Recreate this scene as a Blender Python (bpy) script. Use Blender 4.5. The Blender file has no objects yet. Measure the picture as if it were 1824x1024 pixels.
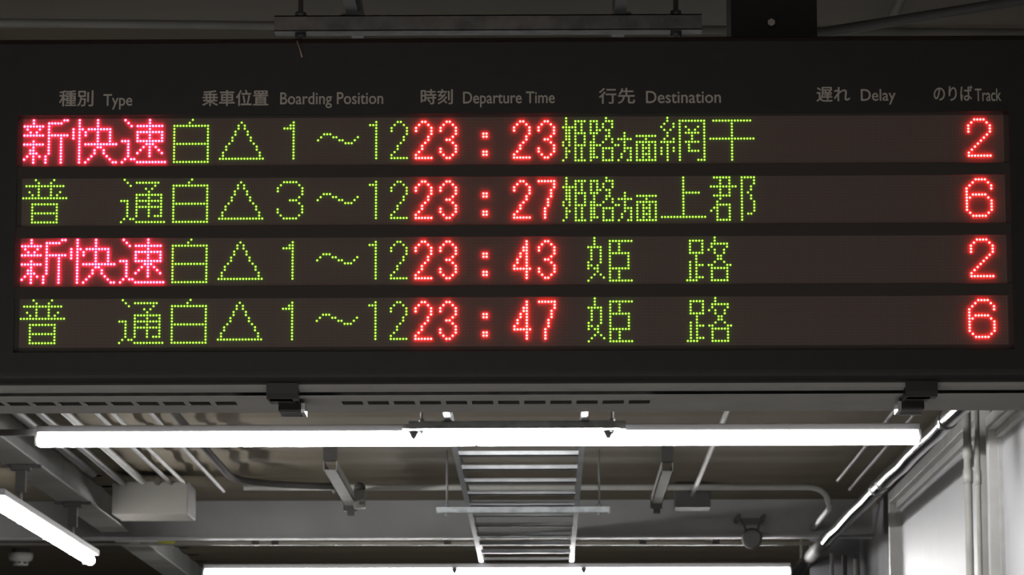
import bpy, math, random
from mathutils import Vector, Matrix

random.seed(7)
SC = bpy.context.scene
COL = SC.collection

# ------------------------------------------------------------------ camera
F = 6267.0                      # focal length in pixels of the 1824 px wide frame
PITCH, YAW, ROLL = 0.15595, 0.009525, 0.001838
CAM = Vector((0, 0, 1.6))
fw = Vector((-math.sin(YAW) * math.cos(PITCH), math.cos(YAW) * math.cos(PITCH), math.sin(PITCH)))
r0 = Vector((math.cos(YAW), math.sin(YAW), 0))
u0 = r0.cross(fw)
rt = r0 * math.cos(ROLL) - u0 * math.sin(ROLL)
up = u0 * math.cos(ROLL) + r0 * math.sin(ROLL)
cd = bpy.data.cameras.new('camera')
cd.sensor_fit = 'HORIZONTAL'
cd.sensor_width = 36.0
cd.lens = 36.0 * F / 1824.0
cd.clip_end = 200
cd.dof.use_dof = True
cd.dof.focus_distance = 6.95
cd.dof.aperture_fstop = 26.0
cam = bpy.data.objects.new('camera', cd)
COL.objects.link(cam)
cam.matrix_world = Matrix(((rt.x, up.x, -fw.x, CAM.x), (rt.y, up.y, -fw.y, CAM.y), (rt.z, up.z, -fw.z, CAM.z), (0, 0, 0, 1)))
SC.camera = cam

# ------------------------------------------------------------------ world, exposure
SC.view_settings.view_transform = 'Standard'
SC.view_settings.look = 'None'
SC.view_settings.gamma = 1.0
SC.view_settings.exposure = 0.0
SC.view_settings.use_curve_mapping = False
w = bpy.data.worlds.new('night_sky')
SC.world = w
w.use_nodes = True
w.node_tree.nodes['Background'].inputs[0].default_value = (0.5, 0.55, 0.7, 1)
w.node_tree.nodes['Background'].inputs[1].default_value = 0.007
TUBE = 64.0                     # radiance of the fluorescent tubes
LED_R, LED_G = 90.0, 3.2        # radiance of the lit diodes

# platform lamp behind the camera, and an added fill over the floor
def strip(name, loc, power, tilt):
    l = bpy.data.lights.new(name, 'AREA'); l.shape = 'RECTANGLE'; l.size = 3.5; l.size_y = 0.06
    l.energy = power; l.color = (1.0, 0.98, 0.95)
    o = bpy.data.objects.new(name, l); COL.objects.link(o); o.location = loc; o.rotation_euler = (tilt, 0, 0)
strip('platform_lamp_behind', (-1.2, -0.3, 3.3), 40, 0.25)
strip('floor_fill_near', (-1.2, 3.6, 3.3), 260, -0.5)  # added fill light, turned from the board to brighten the floor

# ------------------------------------------------------------------ measuring helpers
def ray(x, y): return fw + rt * ((x - 912) / F) - up * ((y - 512) / F)
def at_y(x, y, Y): d = ray(x, y); return CAM + d * (Y / d.y)
def at_z(x, y, Z): d = ray(x, y); return CAM + d * ((Z - 1.6) / d.z)

# ------------------------------------------------------------------ materials
def mat(name, c, rough=0.6, metal=0.0, var=0.0, scale=8.0, stretch=(1, 1, 1), bump=0.0, spec=0.5, c2=None):
    m = bpy.data.materials.new(name); m.use_nodes = True
    nt = m.node_tree; b = nt.nodes['Principled BSDF']
    b.inputs['Base Color'].default_value = (*c, 1)
    b.inputs['Roughness'].default_value = rough
    b.inputs['Metallic'].default_value = metal
    b.inputs['Specular IOR Level'].default_value = spec
    if var or bump:
        tc = nt.nodes.new('ShaderNodeTexCoord'); mp = nt.nodes.new('ShaderNodeMapping')
        mp.inputs['Scale'].default_value = stretch
        nz = nt.nodes.new('ShaderNodeTexNoise'); nz.inputs['Scale'].default_value = scale
        nz.inputs['Detail'].default_value = 6
        nt.links.new(tc.outputs['Object'], mp.inputs['Vector']); nt.links.new(mp.outputs[0], nz.inputs['Vector'])
        if var:
            rp = nt.nodes.new('ShaderNodeValToRGB')
            d = c2 or tuple(v * (1 - var) for v in c)
            rp.color_ramp.elements[0].position = 0.35; rp.color_ramp.elements[0].color = (*d, 1)
            rp.color_ramp.elements[1].position = 0.65; rp.color_ramp.elements[1].color = (*c, 1)
            nt.links.new(nz.outputs['Fac'], rp.inputs[0]); nt.links.new(rp.outputs[0], b.inputs['Base Color'])
        if bump:
            bp = nt.nodes.new('ShaderNodeBump'); bp.inputs['Strength'].default_value = bump
            bp.inputs['Distance'].default_value = 0.01
            nt.links.new(nz.outputs['Fac'], bp.inputs['Height']); nt.links.new(bp.outputs[0], b.inputs['Normal'])
    return m

def emit(name, c, s):
    m = bpy.data.materials.new(name); m.use_nodes = True
    b = m.node_tree.nodes['Principled BSDF']
    b.inputs['Base Color'].default_value = (0.02, 0.02, 0.02, 1)
    b.inputs['Emission Color'].default_value = (*c, 1)
    b.inputs['Emission Strength'].default_value = s
    return m

M = dict(
    bezel=mat('black_bezel', (0.027, 0.027, 0.028), 0.42, 0, 0.15, 30),
    post=mat('black_post', (0.008, 0.008, 0.009), 0.5),
    under=mat('grey_underside', (0.55, 0.55, 0.545), 0.5, 0, 0.12, 6),
    dark=mat('dark_inside', (0.012, 0.012, 0.013), 0.7),
    spacer=mat('dark_spacer', (0.058, 0.051, 0.049), 0.6),
    print=mat('grey_print', (0.62, 0.60, 0.55), 0.6),
    latch=mat('black_latch', (0.035, 0.033, 0.032), 0.35),
    steel=mat('bright_latch_steel', (0.55, 0.55, 0.56), 0.3, 0.9),
    galv=mat('galvanised_steel', (0.42, 0.45, 0.46), 0.42, 0.5, 0.35, 25),
    galvt=mat('galvanised_tray', (0.50, 0.52, 0.54), 0.45, 0.5, 0.2, 15),
    silver=mat('silver_pipe_jacket', (0.27, 0.28, 0.28), 0.17, 0.95, 0.2, 5, (1, 0.4, 1), 0.12),
    deck=mat('dirty_roof_deck', (0.215, 0.185, 0.14), 0.75, 0, 0.2, 1.6, (0.35, 1.5, 1), 0, c2=(0.185, 0.155, 0.11)),
    beam=mat('pale_beam_paint', (0.44, 0.45, 0.43), 0.6, 0, 0.2, 3),
    girder=mat('grey_girder_paint', (0.40, 0.405, 0.405), 0.6, 0, 0.12, 4),
    pale=mat('pale_conduit', (0.50, 0.50, 0.47), 0.5, 0, 0.2, 5),
    conduit=mat('grey_conduit', (0.30, 0.30, 0.30), 0.5, 0.2, 0.2, 5),
    darkpipe=mat('dark_pipe', (0.075, 0.07, 0.066), 0.7),
    box=mat('cream_box_paint', (0.20, 0.19, 0.17), 0.55, 0, 0.1, 4),
    greybox=mat('dark_grey_box', (0.12, 0.115, 0.11), 0.6),
    body=mat('lamp_body_white', (0.28, 0.28, 0.29), 0.5),
    white=mat('white_panel_paint', (0.60, 0.61, 0.64), 0.45, 0, 0.05, 3),
    frame=mat('off_white_frame_paint', (0.66, 0.66, 0.64), 0.45, 0, 0.15, 7),
    wallup=mat('brown_upper_wall', (0.13, 0.115, 0.10), 0.8, 0, 0.25, 3),
    walldark=mat('dark_grey_wall', (0.10, 0.10, 0.11), 0.7, 0, 0.2, 3),
    floor=mat('platform_floor', (0.42, 0.41, 0.39), 0.7, 0, 0.2, 2),
    yellow=mat('yellow_tape', (0.62, 0.62, 0.10), 0.5),
    detector=mat('white_plastic', (0.75, 0.74, 0.70), 0.4),
    tube=emit('tube_light', (1.0, 0.985, 0.97), TUBE),
    ledm=emit('led_magenta_red', (1.0, 0.015, 0.050), LED_R),
    ledr=emit('led_red', (1.0, 0.017, 0.016), LED_R),
    ledg=emit('led_green', (0.31, 1.0, 0.045), LED_G),
)

# ------------------------------------------------------------------ mesh helpers
class MB:
    def __init__(s): s.v = []; s.f = []; s.sm = []
    def add(s, vs, fs, smooth=False):
        o = len(s.v); s.v += [tuple(v) for v in vs]
        s.f += [tuple(i + o for i in f) for f in fs]; s.sm += [smooth] * len(fs)
        return s
    def box(s, x0, x1, y0, y1, z0, z1, b=0.0):
        if x0 > x1: x0, x1 = x1, x0
        if y0 > y1: y0, y1 = y1, y0
        if z0 > z1: z0, z1 = z1, z0
        if b <= 0:
            vs = [(x, y, z) for x in (x0, x1) for y in (y0, y1) for z in (z0, z1)]
            return s.add(vs, [(0, 1, 3, 2), (4, 6, 7, 5), (0, 4, 5, 1), (2, 3, 7, 6), (0, 2, 6, 4), (1, 5, 7, 3)])
        import bmesh
        bm = bmesh.new()
        bmesh.ops.create_cube(bm, size=1, matrix=Matrix.Translation(((x0 + x1) / 2, (y0 + y1) / 2, (z0 + z1) / 2)) @ Matrix.Diagonal((x1 - x0, y1 - y0, z1 - z0, 1)))
        bmesh.ops.bevel(bm, geom=bm.edges[:], offset=b, segments=2, affect='EDGES', profile=0.5)
        bm.verts.index_update()
        s.add([v.co[:] for v in bm.verts], [[v.index for v in f.verts] for f in bm.faces]); bm.free()
        return s
    def tube(s, pts, r, n=14, caps=True):
        pts = [Vector(p) for p in pts]; rings = []
        rs = r if isinstance(r, (list, tuple)) else [r] * len(pts)
        ref = None
        for i, p in enumerate(pts):
            t = (pts[min(i + 1, len(pts) - 1)] - pts[max(i - 1, 0)]).normalized()
            if ref is None or abs(ref.dot(t)) > 0.95:
                ref = Vector((0, 0, 1)) if abs(t.z) < 0.9 else Vector((1, 0, 0))
            a = (ref - t * ref.dot(t)).normalized(); ref = a; b = t.cross(a)
            rings.append([p + (a * math.cos(2 * math.pi * k / n) + b * math.sin(2 * math.pi * k / n)) * rs[i] for k in range(n)])
        o = len(s.v); vs = [v for rg in rings for v in rg]; fs = []
        for i in range(len(pts) - 1):
            for k in range(n):
                fs.append((i * n + k, i * n + (k + 1) % n, (i + 1) * n + (k + 1) % n, (i + 1) * n + k))
        s.add(vs, fs, True)
        if caps:
            s.f.append(tuple(o + k for k in reversed(range(n)))); s.f.append(tuple(o + (len(pts) - 1) * n + k for k in range(n))); s.sm += [False, False]
        return s
    def lathe(s, c, prof, n=24):            # profile (r, z) about a vertical axis
        vs = []; fs = []
        for r, z in prof:
            vs += [(c[0] + r * math.cos(2 * math.pi * k / n), c[1] + r * math.sin(2 * math.pi * k / n), c[2] + z) for k in range(n)]
        for i in range(len(prof) - 1):
            for k in range(n):
                fs.append((i * n + k, i * n + (k + 1) % n, (i + 1) * n + (k + 1) % n, (i + 1) * n + k))
        fs.append(tuple(reversed(range(n)))); fs.append(tuple((len(prof) - 1) * n + k for k in range(n)))
        return s.add(vs, fs, True)
    def prism_x(s, prof, x0, x1, smooth=False):   # closed (y, z) outline drawn out along x
        n = len(prof); vs = [(x0, y, z) for y, z in prof] + [(x1, y, z) for y, z in prof]
        fs = [(i, (i + 1) % n, n + (i + 1) % n, n + i) for i in range(n)] + [tuple(reversed(range(n))), tuple(range(n, 2 * n))]
        return s.add(vs, fs, smooth)
    def prism_y(s, prof, y0, y1):                 # closed (x, z) outline drawn out along y
        n = len(prof); vs = [(x, y0, z) for x, z in prof] + [(x, y1, z) for x, z in prof]
        fs = [(i, (i + 1) % n, n + (i + 1) % n, n + i) for i in range(n)] + [tuple(reversed(range(n))), tuple(range(n, 2 * n))]
        return s.add(vs, fs)
    def mesh(s, name, m):
        me = bpy.data.meshes.new(name); me.from_pydata(s.v, [], s.f); me.update()
        import bmesh
        bm = bmesh.new(); bm.from_mesh(me); bmesh.ops.recalc_face_normals(bm, faces=bm.faces[:]); bm.to_mesh(me); bm.free()
        for p, sm in zip(me.polygons, s.sm): p.use_smooth = sm
        me.materials.append(m)
        return me
    def build(s, name, m, parent=None, loc=None):
        o = bpy.data.objects.new(name, s.mesh(name, m)); COL.objects.link(o)
        if parent: o.parent = parent
        if loc is not None: o.location = loc
        return o

def tag(o, label=None, cat=None, group=None, kind=None):
    if label: o['label'] = label
    if cat: o['category'] = cat
    if group: o['group'] = group
    if kind: o['kind'] = kind
    return o

def thing(name, loc, label, cat, rz=0.0, group=None):
    o = bpy.data.objects.new(name, None); COL.objects.link(o)
    o.empty_display_size = 0.1
    o.location = loc; o.rotation_euler = (0, 0, rz)
    return tag(o, label, cat, group)

def arc(p, r, n=7):
    """points rounding a corner, p = (before, corner, after)"""
    a, c, b = Vector(p[0]), Vector(p[1]), Vector(p[2])
    s = c + (a - c).normalized() * r; e = c + (b - c).normalized() * r
    out = []
    for i in range(n + 1):
        t = i / n; out.append((1 - t) ** 2 * s + 2 * t * (1 - t) * c + t * t * e)
    return out

# ------------------------------------------------------------------ the setting
DECK = 3.64
fl = MB().box(-8, 8, -9, 36, -0.2, 0.0).build('floor', M['floor']); tag(fl, 'grey station platform floor', 'floor', kind='structure')
cb = MB()
prof = []; yy = 4.0; pitch = 0.62
while yy < 34:
    prof += [(yy, DECK), (yy + 0.20, DECK), (yy + 0.225, DECK + 0.010), (yy + 0.415, DECK + 0.010)]
    yy += pitch
prof_top = [(prof[-1][0], DECK + 0.10), (4.0, DECK + 0.10)]
nq = len(prof); vs = []; fs = []
for y, z in prof: vs += [(-7, y, z), (7, y, z)]
for i in range(nq - 1): fs.append((2 * i, 2 * i + 1, 2 * i + 3, 2 * i + 2))
cb.add(vs, fs); cb.box(-7, 7, -8, 34.4, DECK + 0.06, DECK + 0.12)
cb.box(-7, 7, -8, 4.0, DECK, DECK + 0.06)
tag(cb.build('ceiling', M['deck']), 'dirty brown ribbed roof deck over the platform', 'ceiling', kind='structure')

WX = 2.0
wr = MB().box(WX + 0.005, WX + 0.15, -8, 20.6, 0, DECK)
tag(wr.build('wall_right', M['wallup']), 'brown wall behind the white panels', 'wall', kind='structure')
tag(MB().box(WX + 0.04, WX + 0.15, 20.6, 34, 0, DECK).build('wall_right_far', M['walldark']), 'dark grey wall past the end of the white panels', 'wall', kind='structure')

# ------------------------------------------------------------------ departure board
P = 0.0060382                        # diode pitch
YB, YWROT = 6.8, -0.0025
BX, ROWZ, ROWS = -0.06008, 3.00637, 19.848
def col_u(c): return (c - 160) * P
def row_v(k, r): return ROWZ - (k * ROWS + r) * P
board = thing('departure_board', (BX, YB, 2.47), 'long black train departure board with four rows of red and green lit characters', 'departure board', YWROT)
def bd(px, py):                      # a point on the board's front, in the board's own x and z
    d = ray(px, py); n = Vector((-math.sin(YWROT), math.cos(YWROT), 0)); o = Vector((BX, YB, 0))
    t = (o - CAM).dot(n) / d.dot(n); q = CAM + d * t - o
    return q.x * math.cos(YWROT) + q.y * math.sin(YWROT), q.z
B0 = 2.47
UL, UR = -1.075, 1.075
ZT, ZB = 3.171 - B0, 2.482 - B0
DEP = 0.345
WL, WR_ = col_u(-0.5) - 0.010, col_u(319.5) + 0.010
WT, WB = row_v(0, -0.5) + 0.006 - B0, row_v(3, 15.5) - 0.010 - B0
FR = -0.005                          # the frame stands in front of the diode plane
# housing: shell with rounded lower front edge
zc = bd(900, 661)[1] - B0
hp = [(0.016, ZT), (DEP, ZT), (DEP, 0.012), (0.06, 0.012), (0.06, ZB + 0.004), (0.016, ZB + 0.004)]
MB().prism_x(hp, UL, UR).build('housing', M['greybox'], board)
fb = MB()
fb.prism_x([(FR, WT), (FR, ZT - 0.012), (FR + 0.004, ZT - 0.004), (FR + 0.012, ZT), (0.016, ZT), (0.016, WT)], UL, UR)
low = [(0.016, WB), (FR, WB), (FR, zc)]
for i in range(1, 7):
    a = i / 6 * math.pi / 2; low.append((FR + 0.035 * (1 - math.cos(a)), zc - (zc - ZB) * math.sin(a)))
low.append((0.030, ZB))
fb.prism_x(low, UL, UR)
fb.box(UL, WL, FR, 0.016, WB, WT); fb.box(WR_, UR, FR, 0.016, WB, WT)
fb.build('front_frame', M['bezel'], board)
lp = MB().prism_x([(0.024, ZB + 0.002), (0.024, ZB - 0.007), (0.070, ZB - 0.009), (0.070, ZB + 0.002)], UL, UR)
lp.build('lower_lip', M['under'], board)
# underside with real vent slots
us = MB(); zu0, zu1 = -0.004, -0.0025
ya, yb, yc, yd = 0.078, 0.160, 0.226, DEP
us.box(UL, UR, ya, yb, zu0, zu1); us.box(UL, UR, yc, yd, zu0, zu1)
def ux(px): return (at_z(px, 712, 2.47).x - BX)
slots = []
for x0, n in ((-38.4, 10), (607, 12)):
    for i in range(n):
        slots.append((ux(x0 + 46.6 * i), ux(x0 + 46.6 * i + 38)))
cur = UL
for a, b in slots:
    if b <= UL: continue
    us.box(cur, max(a, UL), yb, yc, zu0, zu1); cur = b
us.box(cur, UR, yb, yc, zu0, zu1)
us.build('vented_underside', M['under'], board)
# spacers between the rows
for k in range(3):
    s = MB().box(WL, WR_, -0.003, 0.016, row_v(k, 15.5) - B0, row_v(k + 1, -0.5) - B0)
    s.build('row_spacer', M['spacer'], board)
MB().box(WL, WR_, 0.0, 0.016, row_v(0, -0.5) - B0, WT).box(WL, WR_, 0.0, 0.016, WB, row_v(3, 15.5) - B0) \
    .box(WL, col_u(-0.5), 0.0, 0.016, WB, WT).box(col_u(319.5), WR_, 0.0, 0.016, WB, WT).build('window_border', M['spacer'], board)
# diode face with a fine grid of unlit diodes
lm = bpy.data.materials.new('unlit_diode_grid'); lm.use_nodes = True
nt = lm.node_tree; pb = nt.nodes['Principled BSDF']; pb.inputs['Roughness'].default_value = 0.55
tc = nt.nodes.new('ShaderNodeTexCoord'); sx = nt.nodes.new('ShaderNodeSeparateXYZ')
nt.links.new(tc.outputs['Object'], sx.inputs[0])
def mth(op, a, b=None):
    n = nt.nodes.new('ShaderNodeMath'); n.operation = op
    for i, v in enumerate((a, b)):
        if v is None: continue
        if isinstance(v, (int, float)): n.inputs[i].default_value = v
        else: nt.links.new(v, n.inputs[i])
    return n.outputs[0]
def cell(sock): return mth('SUBTRACT', mth('FRACT', mth('ADD', mth('DIVIDE', sock, P), 100.5)), 0.5)
dx, dz = cell(sx.outputs[0]), cell(sx.outputs[2])
rad = mth('SQRT', mth('ADD', mth('MULTIPLY', dx, dx), mth('MULTIPLY', dz, dz)))
inside = mth('LESS_THAN', rad, 0.33)
mx = nt.nodes.new('ShaderNodeMix'); mx.data_type = 'RGBA'
mx.inputs[6].default_value = (0.165, 0.122, 0.112, 1); mx.inputs[7].default_value = (0.188, 0.142, 0.130, 1)
nt.links.new(inside, mx.inputs[0]); nt.links.new(mx.outputs[2], pb.inputs['Base Color'])
M['ledface'] = lm

# ------------------------------------------------------------------ lit characters, as dot patterns: row -> columns
def rows(s):
    out = []
    for part in s.split(';'):
        if ':' not in part: continue
        rr, cc = part.split(':')
        a, _, b = rr.partition('-'); rl = range(int(a), int(b or a) + 1)
        cols = []
        for t in cc.split():
            a, _, b = t.partition('-'); cols += range(int(a), int(b or a) + 1)
        out += [(r, c) for r in rl for c in cols]
    return sorted(set(out))
G = {k: rows(v) for k, v in {
 'shin': '0:3 13 14;1:3 8-12;2:0-6 8;3:1 5 8;4:2 4 8;5:0-6 8-14;6:8 12;7:3 8 12;8:0-6 8 12;9:3 8 12;10:2 3 8 12;11:2-4 8 12;12:1 3 5 7 12;13:0 3 7 12;14:3 7 12',
 'kai': '0-2:2 8;3:0 2 3 5-12;4:0 2 4 8 12;5:0 2 4 8 12;6:0 2 8 12;7:2 8 12;8:2 4-14;9:2 8 9;10-11:2 7 10;12:2 6 11;13:2 5 12;14:2 4 13 14',
 'soku': '0:1 9;1:2 9;2:3 5-13;3:9;4:5-13;5-6:5 9 13;7:0-2 5-13;8:2 8-10;9:2 7 9 11;10:2 6 9 12;11:2 5 9 13;12:2 9;13:1 3 4;14:0 5-14',
 'fu': '0:4 10;1:5 9;2:1-13;3:5 9;4:2 5 9 12;5:3 5 9 11;6:0-14;8:3-11;9-10:3 11;11:3-11;12-13:3 11;14:3-11',
 'tsu': '0:1;1:2 5-12;2:3 11;3:8 10;4:9;5:5-13;6:5 9 13;7:0-2 5-13;8:2 5 9 13;9:2 5-13;10-11:2 5 9 13;12:2 5 9 11-13;13:1 3 4;14:0 5-14',
 'shiro': '0:7;1:6;2:1-12;3-7:1 12;8:1-12;9-13:1 12;14:1-12',
 'tri': '1:7;2-3:6 8;4-5:5 9;6-7:4 10;8:3 11;9-10:2 12;11-12:1 13;13:0-14',
 'one_w': '1:8;2:7 8;3:5-8;4-13:8',
 'three_w': '1:5-9;2:4 10;3-4:3 11;5:11;6:10;7:7-9;8:10;9:11;10-11:3 11;12:4 10;13:5-9',
 'wave': '5:2-4;6:1 5 6 13;7:0 7 8 12;8:9-11',
 'one': '1:3;2:1-3;3-13:3',
 'two': '1:2 3;2:1 4;3-4:0 5;5:5;6-7:4;8:3;9-10:2;11:1;12:0;13:0-5',
 'three': '1:2 3;2:1 4;3-4:0 5;5:5;6:4;7:2 3;8:4;9:5;10-11:0 5;12:1 4;13:2 3',
 'four': '1-2:4;3-4:3 4;5-6:2 4;7-8:1 4;9:0 4;10:0-5;11-13:4',
 'seven': '1:0-5;2-3:5;4-6:4;7-9:3;10-13:2',
 'colon': '5-6:6 7;11-12:6 7',
 'ki_s': '0:1;1:1 4-7;2:1 4 6;3:0-4 6;4:1 2 4 6;5:1 2 4-7;6-7:1 2 4 7;8:0 2 4 7;9:0 2 4-7;10:1 4 6;11:1 2 4 6;12-13:1 4 6;14:0 4-7',
 'ji_s': '0:6;1:1-3 6-8;2-3:1 3 5 8;4:1 3 4 6 7;5:1-3 7;6:2 6 7;7:2 6 8;8:1 2 5 8;9:1-4 9 10;10:1 2 5-8;11-12:1 2 5 8;13:1-3 5 8;14:1 5-8',
 'kata': '5:4;6:4;7:2-6;8:4;9:4;10:4-6;11:4 6;12:3 6;13:3 6;14:2 5 6',
 'men': '6:0-6;7:3;8:0-6;9:0 2 4 6;10:0 2-4 6;11:0 2 4 6;12:0 2-4 6;13:0 2 4 6;14:0-6',
 'ami': '0:2;1:2 6-14;2:1 4 6 14;3:0 4 6 8 12 14;4:1 3 6 9 11 14;5:2 6 8-12 14;6:2 6 10 14;7:1 4 6 10 14;8:0-4 6 8-12 14;9:2 6 9 14;10:0 2 4 6 9 14;11:0 2 4 6 9-12 14;12:0 2 6 14;13:2 6 14;14:2 6 12-14',
 'boshi': '1:1-13;2-6:7;7:0-14;8-14:7',
 'kami': '0-4:7;5:7-12;6-12:7;13:0-14',
 'gori': '0:1-6 10-14;1-2:3 6 10 14;3:0-8 10 13;4:3 6 10 13;5:3 6 10 12;6:1-6 10 13;7:3 10 13;8:2 10 14;9:2-6 10 14;10:1 2 6 10 14;11:0 2 6 10 14;12:2 6 10 12 13;13:2 6 10;14:2-6 10',
 'ki': '0:2;1:2 7-14;2:2 7 10;3:0-4 7 10;4:1 4 7 10;5:1 4 7-13;6:1 4 7 13;7:1 4 7 13;8:0 4 7 13;9:0 1 3 7 13;10:0 2 3 7-13;11:3 7 10;12:2 4 7 10;13:1 5 7 10;14:0 7-14',
 'ji': '0:9;1:1-5 9;2:1 5 8-13;3:1 5 8 13;4:1 5 7 9 12;5:1-5 9 12;6-7:3 10 11;8:1 3 9 12;9:1 3-5 7 8 13 14;10:1 3 8-13;11-12:1 3 8 13;13:1 3-5 8 13;14:0-3 8-13',
 'two_t': '1:6-9;2:5 10;3-5:4 11;6:10;7:9;8:8;9:7;10:6;11:5;12:4;13:4-11',
 'six_t': '1:6-9;2:5 10;3:4 11;4:3 11;5:3;6:3 5-9;7:3 4 10;8-11:3 11;12:4 10;13:5-9',
}.items()}
SHOW = {'shin': '新', 'kai': '快', 'soku': '速', 'fu': '普', 'tsu': '通', 'shiro': '白', 'tri': '△', 'one_w': '1', 'three_w': '3', 'wave': '～', 'one': '1', 'two': '2', 'three': '3', 'four': '4', 'seven': '7', 'colon': ':', 'ki_s': '姫', 'ji_s': '路', 'kata': '方', 'men': '面', 'ami': '網', 'boshi': '干', 'kami': '上', 'gori': '郡', 'ki': '姫', 'ji': '路', 'two_t': '2', 'six_t': '6'}
def dot_mesh(key, m):
    DR = (0.305 if m is M['ledg'] else 0.34) * P
    b = MB(); n = 8
    prof = [(1.0, 0.0), (0.88, 0.5), (0.5, 0.86)]
    for r, c in G[key]:
        vs = []; fs = []
        for rr, hh in prof:
            vs += [(c * P + DR * rr * math.cos(2 * math.pi * k / n), -DR * hh, -r * P + DR * rr * math.sin(2 * math.pi * k / n)) for k in range(n)]
        vs.append((c * P, -DR, -r * P))
        for i in range(2):
            for k in range(n): fs.append((i * n + k, i * n + (k + 1) % n, (i + 1) * n + (k + 1) % n, (i + 1) * n + k))
        for k in range(n): fs.append((2 * n + k, 2 * n + (k + 1) % n, 3 * n))
        b.add(vs, fs, True)
    me = bpy.data.meshes.new('lit_character'); me.from_pydata(b.v, [], b.f); me.update(); me.materials.append(m)
    return me
CACHE = {}
EXPRESS = [(0, 'shin', 'm'), (16, 'kai', 'm'), (32, 'soku', 'm')]
LOCAL = [(0, 'fu', 'g'), (32, 'tsu', 'g')]
def cars(first): return [(48, 'shiro', 'g'), (64, 'tri', 'g'), (80, first, 'g'), (96, 'wave', 'g'), (112, 'one', 'g'), (120, 'two', 'g')]
def clock(a, b): return [(128, 'two', 'r'), (136, 'three', 'r'), (144, 'colon', 'r'), (160, a, 'r'), (168, b, 'r')]
SMALL = [(176, 'ki_s', 'g'), (184, 'ji_s', 'g'), (192, 'kata', 'g'), (200, 'men', 'g')]
LINES = [
    EXPRESS + cars('one_w') + clock('two', 'three') + SMALL + [(208, 'ami', 'g'), (224, 'boshi', 'g'), (304, 'two_t', 'r')],
    LOCAL + cars('three_w') + clock('two', 'seven') + SMALL + [(208, 'kami', 'g'), (224, 'gori', 'g'), (304, 'six_t', 'r')],
    EXPRESS + cars('one_w') + clock('four', 'three') + [(184, 'ki', 'g'), (216, 'ji', 'g'), (304, 'two_t', 'r')],
    LOCAL + cars('one_w') + clock('four', 'seven') + [(184, 'ki', 'g'), (216, 'ji', 'g'), (304, 'six_t', 'r')],
]
for k, line in enumerate(LINES):
    z0 = row_v(k, 0) - B0
    face = MB().box(col_u(-0.5), col_u(319.5), 0.0, 0.012, -15.5 * P, 0.5 * P).build('diode_row', M['ledface'], board, (0, 0, z0))
    for c, key, colr in line:
        if (key, colr) not in CACHE: CACHE[(key, colr)] = dot_mesh(key, M['led' + colr])
        o = bpy.data.objects.new('lit_character', CACHE[(key, colr)]); COL.objects.link(o)
        o.parent = face; o.location = (col_u(c), -0.0004, 0)
        o['label'] = ('green' if colr == 'g' else 'red') + ' lit character ' + SHOW[key]

# ------------------------------------------------------------------ printed headings
def heading(body, px0, px1, py0, py1, weight):
    cu = bpy.data.curves.new('heading', 'FONT'); cu.body = body; cu.resolution_u = 4
    cu.extrude = 0.0
    t = bpy.data.objects.new('heading', cu); COL.objects.link(t)
    dg = bpy.context.evaluated_depsgraph_get(); dg.update()
    me = bpy.data.meshes.new_from_object(t.evaluated_get(dg))
    bpy.data.objects.remove(t); bpy.data.curves.remove(cu)
    xs = [v.co.x for v in me.vertices]; ys = [v.co.y for v in me.vertices]
    x0, x1, y0, y1 = min(xs), max(xs), min(ys), max(ys)
    mxp, myp = (px0 + px1) / 2, (py0 + py1) / 2
    u0_, u1_ = bd(px0, myp)[0], bd(px1, myp)[0]; v1_, v0_ = bd(mxp, py0)[1] - B0, bd(mxp, py1)[1] - B0
    for v in me.vertices:
        v.co = (u0_ + (v.co.x - x0) / (x1 - x0) * (u1_ - u0_), FR - 0.0006, v0_ + (v.co.y - y0) / (y1 - y0) * (v1_ - v0_))
    # bolder strokes: the same outlines again, a hair to each side
    ov = [v.co.copy() for v in me.vertices]; of = [tuple(p.vertices) for p in me.polygons]; nv = []; nf = []
    for k, (sx, sz) in enumerate(((0, 0), (1, 0), (-1, 0), (0, 1), (0, -1))):
        o_ = len(nv); nv += [(v.x + sx * weight, v.y - 0.00003 * k, v.z + sz * weight) for v in ov]; nf += [tuple(i + o_ for i in f) for f in of]
    me = bpy.data.meshes.new('heading_text'); me.from_pydata(nv, [], nf); me.update(); me.materials.append(M['print'])
    o = bpy.data.objects.new('heading_text', me); COL.objects.link(o); o.parent = board
    o['label'] = 'grey printed heading reading ' + body
KW, EW = 0.00045, 0.00030
for a in [('種別', 106.4, 166.6, 162.2, 190.2, KW), ('Type', 185, 236, 168.8, 195.9, EW),
          ('乗車位置', 361.1, 478.2, 161.5, 189.5, KW), ('Boarding Position', 499.7, 682.6, 165.5, 193.3, EW),
          ('時刻', 750, 806.3, 160, 186.5, KW), ('Departure Time', 825.2, 987.9, 164.3, 191.7, EW),
          ('行先', 1066.9, 1130.6, 158, 185.6, KW), ('Destination', 1150.8, 1283.6, 163, 184.5, EW),
          ('遅れ', 1454.2, 1513.2, 156.2, 182.1, KW), ('Delay', 1533.2, 1594.6, 159.9, 187.1, EW),
          ('のりば', 1662.8, 1731.3, 154, 180.4, KW), ('Track', 1736.3, 1782.5, 159, 181, EW)]:
    heading(*a)

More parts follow.
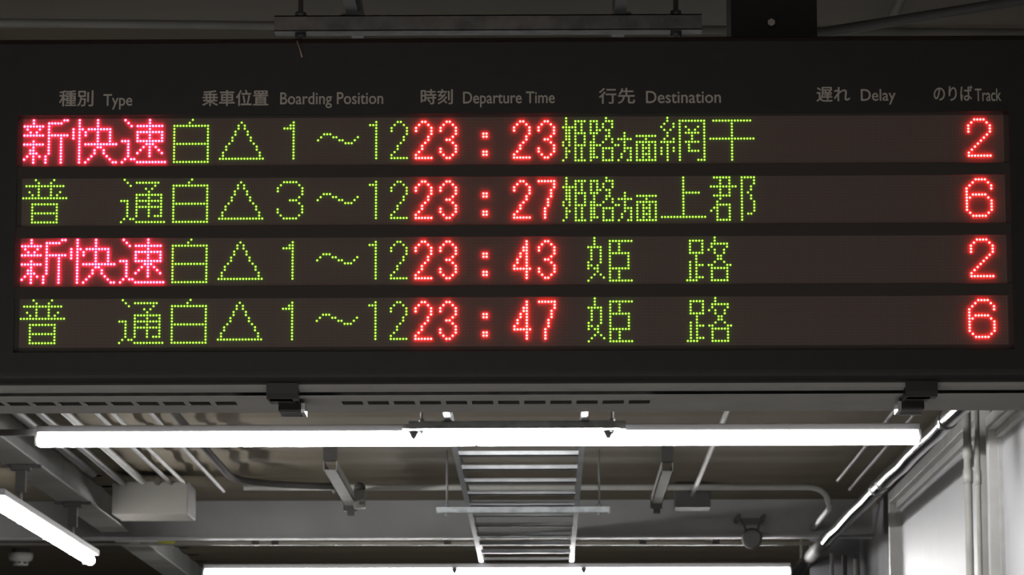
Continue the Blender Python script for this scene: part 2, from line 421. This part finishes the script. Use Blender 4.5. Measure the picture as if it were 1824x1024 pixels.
# latches under the board (parts of the board)
def latch(pxa, pxb, flip):
    xa, xb = ux(pxa), ux(pxb); wd = xb - xa
    o = MB().box(xa, xb - 0.008, 0.020, 0.110, -0.016, 0.014, 0.004)
    o.prism_x([(0.012, 0.014), (0.012, -0.006), (0.020, -0.016), (0.060, -0.016), (0.060, 0.014)], xa, xb)
    o = o.build('latch', M['latch'], board)
    s = 1 if not flip else -1
    xm0, xm1 = (xa + 0.016, xb + 0.004) if not flip else (xa - 0.004, xb - 0.016)
    hk = MB().box(xm0, xm1, 0.110, 0.180, -0.030, -0.008, 0.003).build('latch_hook', M['latch'], o)
    ed = MB().box(xm0, xm1, 0.176, 0.184, -0.033, -0.028).box((xm1 - 0.004) if not flip else xm0 - 0.003, (xm1 + 0.003) if not flip else xm0 + 0.004, 0.105, 0.184, -0.033, -0.014)
    ed.build('latch_edge', M['steel'], o)['label'] = 'bright steel edge of the latch hook'
latch(485, 540, False); latch(1597, 1652, True)
# suspension post rising from the board to the roof
pxl, pxr = bd(1300, 40)[0], bd(1453, 40)[0]
pst = MB().box(pxl * 1.02, pxr * 1.02, 0.12, 0.30, ZT - 0.004, DECK - B0 + 0.02).build('suspension_post', M['post'], board)
bx_, bz_ = bd(1372, 44)
bo = MB().tube([(bx_ * 1.018, 0.122, bz_ - B0 + 0.030), (bx_ * 1.018, 0.106, bz_ - B0 + 0.030)], 0.008, 6).build('bolt', M['steel'], pst)
bo['label'] = 'shiny steel bolt in the black post'

# a pale tie end hanging over the top of the board
p1, p2, p3, p4 = (at_y(529, 68, 6.84), at_y(530, 76, 6.782), at_y(535, 90, 6.781), at_y(538, 102, 6.780))
t_ = MB().tube([p1, p2, p3, p4], 0.0018, 6)
tag(t_.build('cable_tie', M['galv']), 'thin pale cable tie end hanging over the top edge of the board', 'cable tie')

# ------------------------------------------------------------------ ladder tray running along the platform
TX0, TX1 = -0.424, 0.176
tray = thing('cable_ladder', (0, 7.0, 3.3525), 'long galvanised ladder tray running away under the roof, behind and beyond the board', 'cable tray')
for sx_, x in ((1, TX0), (-1, TX1)):
    b = MB(); xo = x
    b.box(xo, xo + 0.003 * sx_, 0, 23, 0, 0.055)                       # web
    b.box(xo, xo + 0.026 * sx_, 0, 23, -0.003, 0.0); b.box(xo, xo + 0.026 * sx_, 0, 23, 0.055, 0.058)
    b.build('side_rail', M['galvt'], tray)
RUNGY = [16.22 + 0.618 * i - 7.0 for i in range(-14, 23) if i != -2]
for y in RUNGY:
    r = MB().box(TX0 + 0.004, TX1 - 0.004, y - 0.017, y + 0.017, 0.006, 0.012).box(TX0 + 0.004, TX1 - 0.004, y - 0.017, y - 0.014, 0.006, 0.030).box(TX0 + 0.004, TX1 - 0.004, y + 0.014, y + 0.017, 0.006, 0.030)
    r.build('rung', M['galvt'], tray)

def hanger_bar(Y, label):
    t = thing('support_bar', (-0.124, Y, 3.316), label, 'support bar')
    x0, x1 = -0.455, 0.462
    b = MB(); b.box(x0, x1, -0.022, 0.022, -0.001, 0.002); b.box(x0, x1, -0.022, -0.0195, 0, 0.034); b.box(x0, x1, 0.0195, 0.022, 0, 0.034)
    b.box(x0, x1, -0.022, -0.010, 0.0315, 0.034); b.box(x0, x1, 0.010, 0.022, 0.0315, 0.034)
    b.build('channel', M['galv'], t)
    for x in (x0 + 0.055, x1 - 0.055):
        q = MB().tube([(x, 0, -0.02), (x, 0, DECK - 3.316 + 0.03)], 0.0055, 8).build('threaded_rod', M['conduit'], t)
        MB().tube([(x, 0, -0.001), (x, 0, -0.012)], 0.012, 6).build('nut', M['galv'], q)
        MB().tube([(x, 0, 0.034), (x, 0, 0.046)], 0.012, 6).build('nut', M['galv'], q)
    for x in (-0.29, 0.29):
        MB().box(x - 0.02, x + 0.02, -0.03, 0.03, 0.034, 0.0375).build('tray_clip', M['galv'], t)
    return t
hanger_bar(7.385, 'galvanised support bar just above the top edge of the black board')
hanger_bar(14.78, 'galvanised support bar right behind the upper long bright lamp')
hanger_bar(18.61, 'galvanised support bar across the ladder tray, clear below the bright lamp')

# ------------------------------------------------------------------ fluorescent lamps
def lamp(x0, x1, Y, z, label, along='x', straps=(0.428, 0.648), join=0.499, half=None, plate=None):
    """z = height of the tube axis; straps and join as fractions of the length"""
    L = x1 - x0
    t = thing('fluorescent_lamp', (0, 0, 0), label, 'lamp')
    if along == 'x': t.location = (x0, Y, z)
    else: t.location = (Y, x0, z); t.rotation_euler = (0, 0, math.pi / 2)
    R = 0.028
    f0, f1 = (-0.020, 0.046) if half is None else (-half, half)
    body = MB().prism_x([(f0 + 0.004, 0.030), (f0, 0.034), (f0, 0.058), (f0 + 0.004, 0.062), (f1 - 0.004, 0.062), (f1, 0.058), (f1, 0.034), (f1 - 0.004, 0.030)], 0.0, L)
    body.build('lamp_body', M['body'], t)
    j = L * join
    for a, c in ((0.006, j - 0.003), (j + 0.003, L - 0.006)):
        tb = MB().tube([(a, 0, 0), (a + 0.004, 0, 0), (a + 0.012, 0, 0), (c - 0.012, 0, 0), (c - 0.004, 0, 0), (c, 0, 0)], [R * 0.75, R * 0.93, R, R, R * 0.93, R * 0.75], 16)
        tb.build('tube', M['tube'], t)
    MB().box(j - 0.012, j + 0.012, -0.01, 0.044, 0.026, 0.034).box(j - 0.002, j + 0.002, -0.027, 0.02, -0.029, 0.028).build('socket', M['body'], t)
    for xe in (0.0, L): MB().box(xe - 0.006, xe + 0.006, -0.02, 0.044, -0.02, 0.034).build('end_socket', M['body'], t)
    if plate:
        MB().box(L * plate[0], L * plate[1], -0.125, -0.010, 0.0305, 0.0345).build('bright_line_plate', M['galv'], t)  # plate added so its lit underside gives the bar a bright line
    for fr in straps:
        x = L * fr
        s = MB().prism_y([(x - 0.024, 0.030), (x + 0.024, 0.030), (x + 0.020, 0.024), (x + 0.007, -0.002), (x - 0.007, -0.002), (x - 0.020, 0.024)], -0.040, -0.030).box(x - 0.012, x + 0.012, -0.04, 0.042, 0.0285, 0.0325)
        s = s.build('hanger_clamp', M['darkpipe'], t)
        ring = [(x, (R + 0.003) * math.cos(a), (R + 0.003) * math.sin(a)) for a in [math.pi * (0.9 + 1.2 * i / 12) for i in range(13)]]
        MB().tube([(x, -0.040, 0.030)] + ring + [(x, 0.040, 0.030)], 0.0026, 6).build('wire_strap', M['conduit'], s)
    return t
a, b = at_y(65, 787, 14.825), at_y(1638, 782, 14.825)
LZ = 3.281
lamp(a.x, b.x, 14.825, LZ, 'long bright tube lamp spanning the view just below the board', plate=(0.416, 0.661))
a, b = at_y(363, 1021, 22.4), at_y(1408, 1021, 22.4)
lamp(a.x, b.x, 22.4, LZ, 'farther long bright tube lamp cut by the bottom edge of the photo')
lamp(16.55, 20.1, -2.605, 3.187, 'bright tube lamp slanting in from the left edge under a pale beam', 'y', (0.25, 0.78), half=0.050)

# ------------------------------------------------------------------ beams
def ibeam_y(name, x, wd, y0, y1, z0, h, m, label):
    b = MB(); b.box(x - wd / 2, x + wd / 2, y0, y1, z0, z0 + 0.010); b.box(x - wd / 2, x + wd / 2, y0, y1, z0 + h - 0.01, z0 + h); b.box(x - 0.005, x + 0.005, y0, y1, z0 + 0.01, z0 + h - 0.01)
    return tag(b.build(name, m), label, 'beam')
ibeam_y('steel_beam', -2.605, 0.172, 9.0, 32, 3.45, DECK - 3.45 + 0.02, M['beam'], 'pale steel beam running away above the slanting left lamp')
GY = 21.3
gz0 = at_y(700, 960, GY).z; gz1 = DECK
g = MB(); g.box(-7, 1.98, GY, GY + 0.012, gz0 + 0.012, gz1 + 0.04); g.box(-7, 1.98, GY - 0.06, GY + 0.07, gz0, gz0 + 0.012)
tag(g.build('cross_girder', M['girder']), 'broad grey girder crossing the roof behind the ladder tray', 'girder')

# ------------------------------------------------------------------ conduits
def pipe(name, pts, r, m, label, cat='pipe', group=None, n=14):
    pts = [Vector(p) for p in pts]; o = pts[0].copy()
    return tag(MB().tube([p - o for p in pts], r, n).build(name, m, None, o), label, cat, group)
ZC = 3.565
def cx(px, py): q = at_z(px, py, ZC); return q.x
BOXY, BOXD = 19.45, 0.45
pl = [(155, 0.018, BOXY + .02, 'second from the left, ending at the front top of the cream box', M['conduit']),
      (197, 0.019, BOXY - 0.12, 'third from the left, open ended just before the cream box', M['pale']),
      (247, 0.011, BOXY + .02, 'fourth from the left and thin, running to the cream box', M['conduit']),
      (273, 0.010, BOXY + .02, 'fifth from the left and thin, meeting the right corner of the cream box', M['pale']),
      (335, 0.010, 19.9, 'sixth from the left and thin, passing right of the cream box', M['conduit'])]
for px, r, ye, lab, m in pl:
    x = cx(px, 806)
    pipe('conduit', [(x, 3.0, ZC), (x, ye, ZC)], r, m, 'ceiling conduit ' + lab, 'conduit')
x = cx(372, 806)
pts = [(x, 3.0, ZC)] + arc(((x, 9, ZC), (x, 19.55, ZC), (x + 2, 19.75, ZC - 0.02)), 0.55) + [(-1.185, 19.7, ZC - 0.02)]
pipe('conduit', pts, 0.019, M['darkpipe'], 'dark conduit bending right towards the small pale box', 'conduit')
x = cx(40, 745)
pipe('conduit', [(x, 3.0, ZC + 0.01), (x, 19.0, ZC + 0.01)], 0.024, M['conduit'], 'thick grey conduit at the far left of the roof conduits, next to the pale beam', 'conduit')
# cross pipes
q0 = at_y(434, 868, 20.0); q1 = at_y(1405, 868, 20.0); q2 = at_y(1478, 940, 20.0)
zb_ = 3.465
pts = [q0] + arc((q0, Vector((q2.x, 20.0, q1.z)), Vector((q2.x, 20.0, zb_))), 0.125) + arc((Vector((q2.x, 20.0, q1.z)), Vector((q2.x, 20.0, zb_)), Vector((q2.x, 21.3, zb_))), 0.03) + [Vector((q2.x, 21.302, zb_))]
pipe('cross_conduit', pts, 0.017, M['pale'], 'pale conduit across the roof with a bend at its right end', 'conduit')
cc = thing('cross_conduit', (0, 22.0, 0), 'thin pale conduit with clamps running below and beyond the grey girder', 'conduit')
c0, c1 = at_y(-60, 968, 22.0), at_y(1482, 968, 22.0)
cc.location = c0
MB().tube([(0, 0, 0), (c1.x - c0.x, 0, c1.z - c0.z)], 0.012, 10).build('conduit_run', M['pale'], cc)
for px in (455, 490, 797, 1145, 1275):
    p = at_y(px, 968, 22.0)
    MB().box(p.x - c0.x - 0.022, p.x - c0.x + 0.022, -0.02, 0.02, -0.016, DECK - p.z + 0.03).build('clamp', M['darkpipe'], cc)
for pa, pb_, m, n in ((230, 250, M['detector'], 'white glint band'), (283, 312, M['yellow'], 'yellow tape band')):
    p, q = at_y(pa, 968, 22.0), at_y(pb_, 968, 22.0)
    o = MB().tube([(p.x - c0.x, 0, 0), (q.x - c0.x, 0, 0)], 0.0135, 10).build('conduit_band', m, cc); o['label'] = n  # white band paints a glint on the conduit, yellow one is tape
# near roof, above the board
pa, pb_ = at_y(-1800, 22, 8.35), at_y(2420, 65, 8.35)
pipe('roof_rail', [pa, pb_], 0.0105, M['pale'], 'pale thin rail crossing the roof just over the top of the board', 'rail')
pa, pb_ = at_y(1340, 78, 8.0), at_y(2130, -49, 8.0)
pipe('roof_pipe', [pa, pb_], 0.0125, M['conduit'], 'grey pipe slanting up to the top right corner', 'pipe')

# ------------------------------------------------------------------ boxes, struts and fittings under the roof
p, q = at_y(200, 857, BOXY), at_y(334, 915, BOXY)
jb = thing('junction_box', (p.x, BOXY, q.z), 'cream metal box under the roof where the conduits end', 'junction box')
MB().box(0, q.x - p.x, 0, BOXD, 0, p.z - q.z, 0.004).build('box_body', M['box'], jb)
e = at_y(280, 858, BOXY - 0.02)
MB().tube([(e.x - p.x, -0.03, e.z - q.z), (e.x - p.x, 0.002, e.z - q.z)], 0.018, 12).build('gland', M['darkpipe'], jb)
def strut(px0, px1, pa, pb_, z, label, clampy=True):
    y0, y1 = at_z(px0, pa, z).y, at_z(px0, pb_, z).y
    x0, x1 = at_z(px0, pa, z).x, at_z(px1, pa, z).x
    t = thing('strut_channel', ((x0 + x1) / 2, y0, z), label, 'strut')
    h = (x1 - x0) / 2
    MB().box(-h, h, 0, y1 - y0, 0, 0.004).box(-h, -h + 0.004, 0, y1 - y0, 0, 0.05).box(h - 0.004, h, 0, y1 - y0, 0, 0.05).build('channel', M['beam'], t)
    MB().box(-h - 0.006, h, y1 - y0 - 0.05, y1 - y0, -0.030, 0.05).box(-0.02, 0.02, y1 - y0 - 0.03, y1 - y0, -0.055, -0.03).build('end_clamp', M['darkpipe'], t)
    MB().box(-h, h, -0.03, 0.03, 0.05, DECK - z + 0.04).build('mount', M['darkpipe'], t)
strut(576, 600, 838, 902, 3.50, 'pale strut channel with dark end clamp beside the small pale box')
strut(1178, 1199, 840, 898, 3.50, 'short pale strut channel beside the dark grey box')
p, q = at_y(630, 872, 19.87), at_y(650, 905, 19.87)
sb = thing('small_box', (p.x, 19.87, q.z), 'small pale box with dark cap next to the strut end', 'junction box')
wdt, hgt = q.x - p.x, p.z - q.z
MB().box(0, wdt, 0, 0.07, 0, hgt, 0.006).build('box_body', M['box'], sb)
MB().lathe((wdt / 2, 0.035, hgt), [(0.030, 0), (0.034, 0.01), (0.030, 0.03), (0.012, 0.045)], 16).build('cap', M['darkpipe'], sb)
MB().tube([(wdt * 0.65, -0.012, hgt * 0.28), (wdt * 0.65, 0.002, hgt * 0.28)], 0.011, 10).build('knob', M['darkpipe'], sb)
p, q = at_y(1203, 860, 20.2), at_y(1266, 903, 20.2)
gb = thing('junction_box', (p.x, 20.2, q.z), 'dark grey box under the roof right of the ladder tray', 'junction box')
MB().box(0, q.x - p.x, 0, 0.25, 0, p.z - q.z, 0.004).build('box_body', M['greybox'], gb)
MB().box(0.01, q.x - p.x - 0.01, -0.006, 0.001, 0.01, p.z - q.z - 0.01).build('lid', M['greybox'], gb)
a = at_z(1262, 812, ZC)
pipe('conduit', [(a.x, 3.0, ZC), (a.x, 20.21, ZC)], 0.013, M['pale'], 'pale conduit running to the top of the dark grey box', 'conduit')
for pxx, pyy, ye, lab in ((1527, 813, 19.4, 'left of the silver pipe, upper of two'), (1562, 815, 19.9, 'beside the silver pipe, closest to it')):
    x = cx(pxx, pyy)
    pipe('conduit', [(x, 3.0, ZC), (x, ye, ZC)], 0.009, M['conduit'], 'thin grey roof conduit ' + lab, 'conduit')
# round hanging speaker on the girder
p = at_y(1340, 958, 20.92)
sp = thing('hanging_speaker', p, 'round grey speaker hanging at the girder on the right', 'speaker')
MB().tube([(0, 0, 0), (0, 0.02, 0), (0, 0.08, 0), (0, 0.10, 0)], [0.05, 0.062, 0.058, 0.03], 24).build('speaker_body', M['greybox'], sp)
MB().tube([(0, -0.004, 0), (0, 0.004, 0)], 0.047, 24).build('grille', M['greybox'], sp)
br = MB()
for s in (-1, 1):
    br.tube([(0.035 * s, 0.05, 0.05), (0.05 * s, 0.06, 0.09), (0.075 * s, 0.07, 0.13)], 0.008, 8); br.tube([(0.075 * s, 0.05, 0.135), (0.075 * s, 0.386, 0.135)], 0.015, 10)
br.box(-0.08, 0.08, 0.06, 0.07, 0.10, 0.125); br.build('bracket', M['greybox'], sp)
p = at_y(37, 985, 24.8)
sd = thing('smoke_detector', (p.x, 24.8, p.z), 'round white smoke detector under the roof at bottom left', 'smoke detector')
MB().lathe((0, 0, 0), [(0.050, -0.088), (0.055, -0.080), (0.058, -0.058), (0.080, -0.052), (0.088, -0.030), (0.088, 0.0)], 28).build('detector_body', M['detector'], sd)
MB().lathe((0, 0, 0), [(0.060, 0.0), (0.060, DECK + 0.04 - p.z)], 20).build('mount', M['darkpipe'], sd)
v = MB()
for i in range(8):
    a = i * math.pi / 4; v.box(0.054 * math.cos(a) - 0.012, 0.054 * math.cos(a) + 0.012, 0.054 * math.sin(a) - 0.012, 0.054 * math.sin(a) + 0.012, -0.076, -0.066)
v.build('sensor_vent', M['darkpipe'], sd)
# beam clamps carrying the left lamp
def beam_clamp(px, py, label):
    c = at_z(px, py, 3.42)
    t = thing('beam_clamp', (-2.605, c.y, 3.25), label, 'clamp')
    MB().box(-0.05, 0.05, -0.03, 0.03, 0.17, 0.199, 0.004).box(-0.10, 0.10, -0.02, 0.02, 0.185, 0.199).build('jaw', M['darkpipe'], t)
    MB().box(-0.025, 0.025, -0.015, 0.015, 0.06, 0.17).build('strap', M['darkpipe'], t)
    MB().tube([(0.0, 0, -0.001), (0.0, 0, 0.06)], 0.010, 8).build('rod', M['conduit'], t)
beam_clamp(118, 903, 'dark beam clamp holding the far part of the slanting left lamp')
beam_clamp(50, 838, 'dark beam clamp at the near part of the slanting left lamp')
# dark arm between the left end of the big lamp and the left beam
p = at_y(64, 769, 14.9)
arm = MB().box(-2.7, p.x + 0.01, 14.90, 14.93, 3.312, 3.338)
arm.box(-2.625, -2.585, 14.895, 14.935, 3.338, 3.452)
tag(arm.build('lamp_bracket', M['darkpipe']), 'dark bracket at the left end of the upper lamp', 'bracket')

# ------------------------------------------------------------------ right hand side
sx0 = 1.68
s0, s1, s2 = Vector((sx0, 3.0, 3.233)), Vector((sx0, 17.87, 3.362)), Vector((sx0, 24.6, 3.388))
sp = thing('silver_pipe', s0, 'thick silver pipe slanting down the right side', 'pipe')
def onp(y): 
    y = y
    if y < s1.y: t = (y - s0.y) / (s1.y - s0.y); return s0.lerp(s1, t)
    t = (y - s1.y) / (s2.y - s1.y); return s1.lerp(s2, t)
MB().tube([onp(3 + i * 0.5) + Vector((0.003 * math.sin(i * 1.9), 0, 0.003 * math.cos(i * 2.7))) - s0 for i in range(43)], 0.038, 20).build('pipe_run', M['silver'], sp)
for yv, r, m in ((14.6, 0.041, 'silver'), (17.4, 0.042, 'silver'), (17.75, 0.043, 'silver'), (20.9, 0.041, 'darkpipe')):
    o = MB().tube([onp(yv) - s0, onp(yv + (0.10 if m == 'silver' else 1.6)) - s0], r, 20).build('coupling', M[m], sp)
    if m != 'silver': o['label'] = 'dark wrapped section'
for yv in (5, 12, 23.2):
    c = onp(yv) - s0
    MB().box(c.x - 0.006, c.x + 0.006, c.y - 0.02, c.y + 0.02, 0.03 + c.z, DECK - s0.z + 0.04).build('hanger', M['darkpipe'], sp)

def panel(y0, y1, ztop, label):
    t = thing('wall_panel', (WX, (y0 + y1) / 2, 0), label, 'wall panel')
    h = (y1 - y0) / 2; zt = ztop
    MB().box(-0.004, 0.006, -h, h, 0.05, zt).build('panel_sheet', M['white'], t)
    for y, n in ((-h, 'near'), (h, 'far')):
        MB().box(-0.066, 0.004, y - 0.03, y + 0.03, 0, zt + 0.062, 0.003).build('post', M['frame'], t)
    MB().box(-0.066, 0.004, -h + 0.03, h - 0.03, zt, zt + 0.062, 0.003).build('top_rail', M['frame'], t)
    MB().box(-0.030, -0.003, -h + 0.03, h - 0.03, zt - 0.035, zt).box(-0.022, -0.003, h - 0.055, h - 0.03, 0.05, zt - 0.035).build('inner_bead', M['frame'], t)
panel(15.80, 19.82, 3.476, 'large framed white wall panel left of the twin white pipes')
panel(11.4, 15.36, 3.375, 'brighter framed white wall panel at the right edge')
def vpipe(px, Y, r, m, label, top, couplings=()):
    x = at_y(px, 880, Y).x
    t = thing('standing_pipe', (x, Y, 0), label, 'pipe')
    MB().tube([(0, 0, 0), (0, 0, top)], r, 16).build('pipe_run', m, t)
    for z in couplings:
        MB().tube([(0, 0, z - 0.03), (0, 0, z + 0.03)], r + 0.004, 16).build('coupling', m, t)
vpipe(1725, 15.55, 0.018, M['pale'], 'thick white pipe standing left of the pair before the wall post', 3.62, (3.19, 3.30))
vpipe(1743, 15.50, 0.011, M['pale'], 'thin white pipe standing right of the pair before the wall post', 3.62, (3.18,))
for px, r, Y, lab in ((1480, 0.012, 21.6, 'first'), (1502, 0.016, 21.9, 'second'), (1524, 0.020, 22.2, 'third')):
    vpipe(px, Y, r, M['conduit'] if lab != 'second' else M['darkpipe'], 'dim pipe standing by the far dark wall, %s from the left' % lab, 3.35)
MB_ = MB().box(1.72, 2.04, 22.9, 23.0, 0, DECK)
tag(MB_.build('dark_column', M['walldark']), 'dark column standing behind the far dim pipes', 'column')
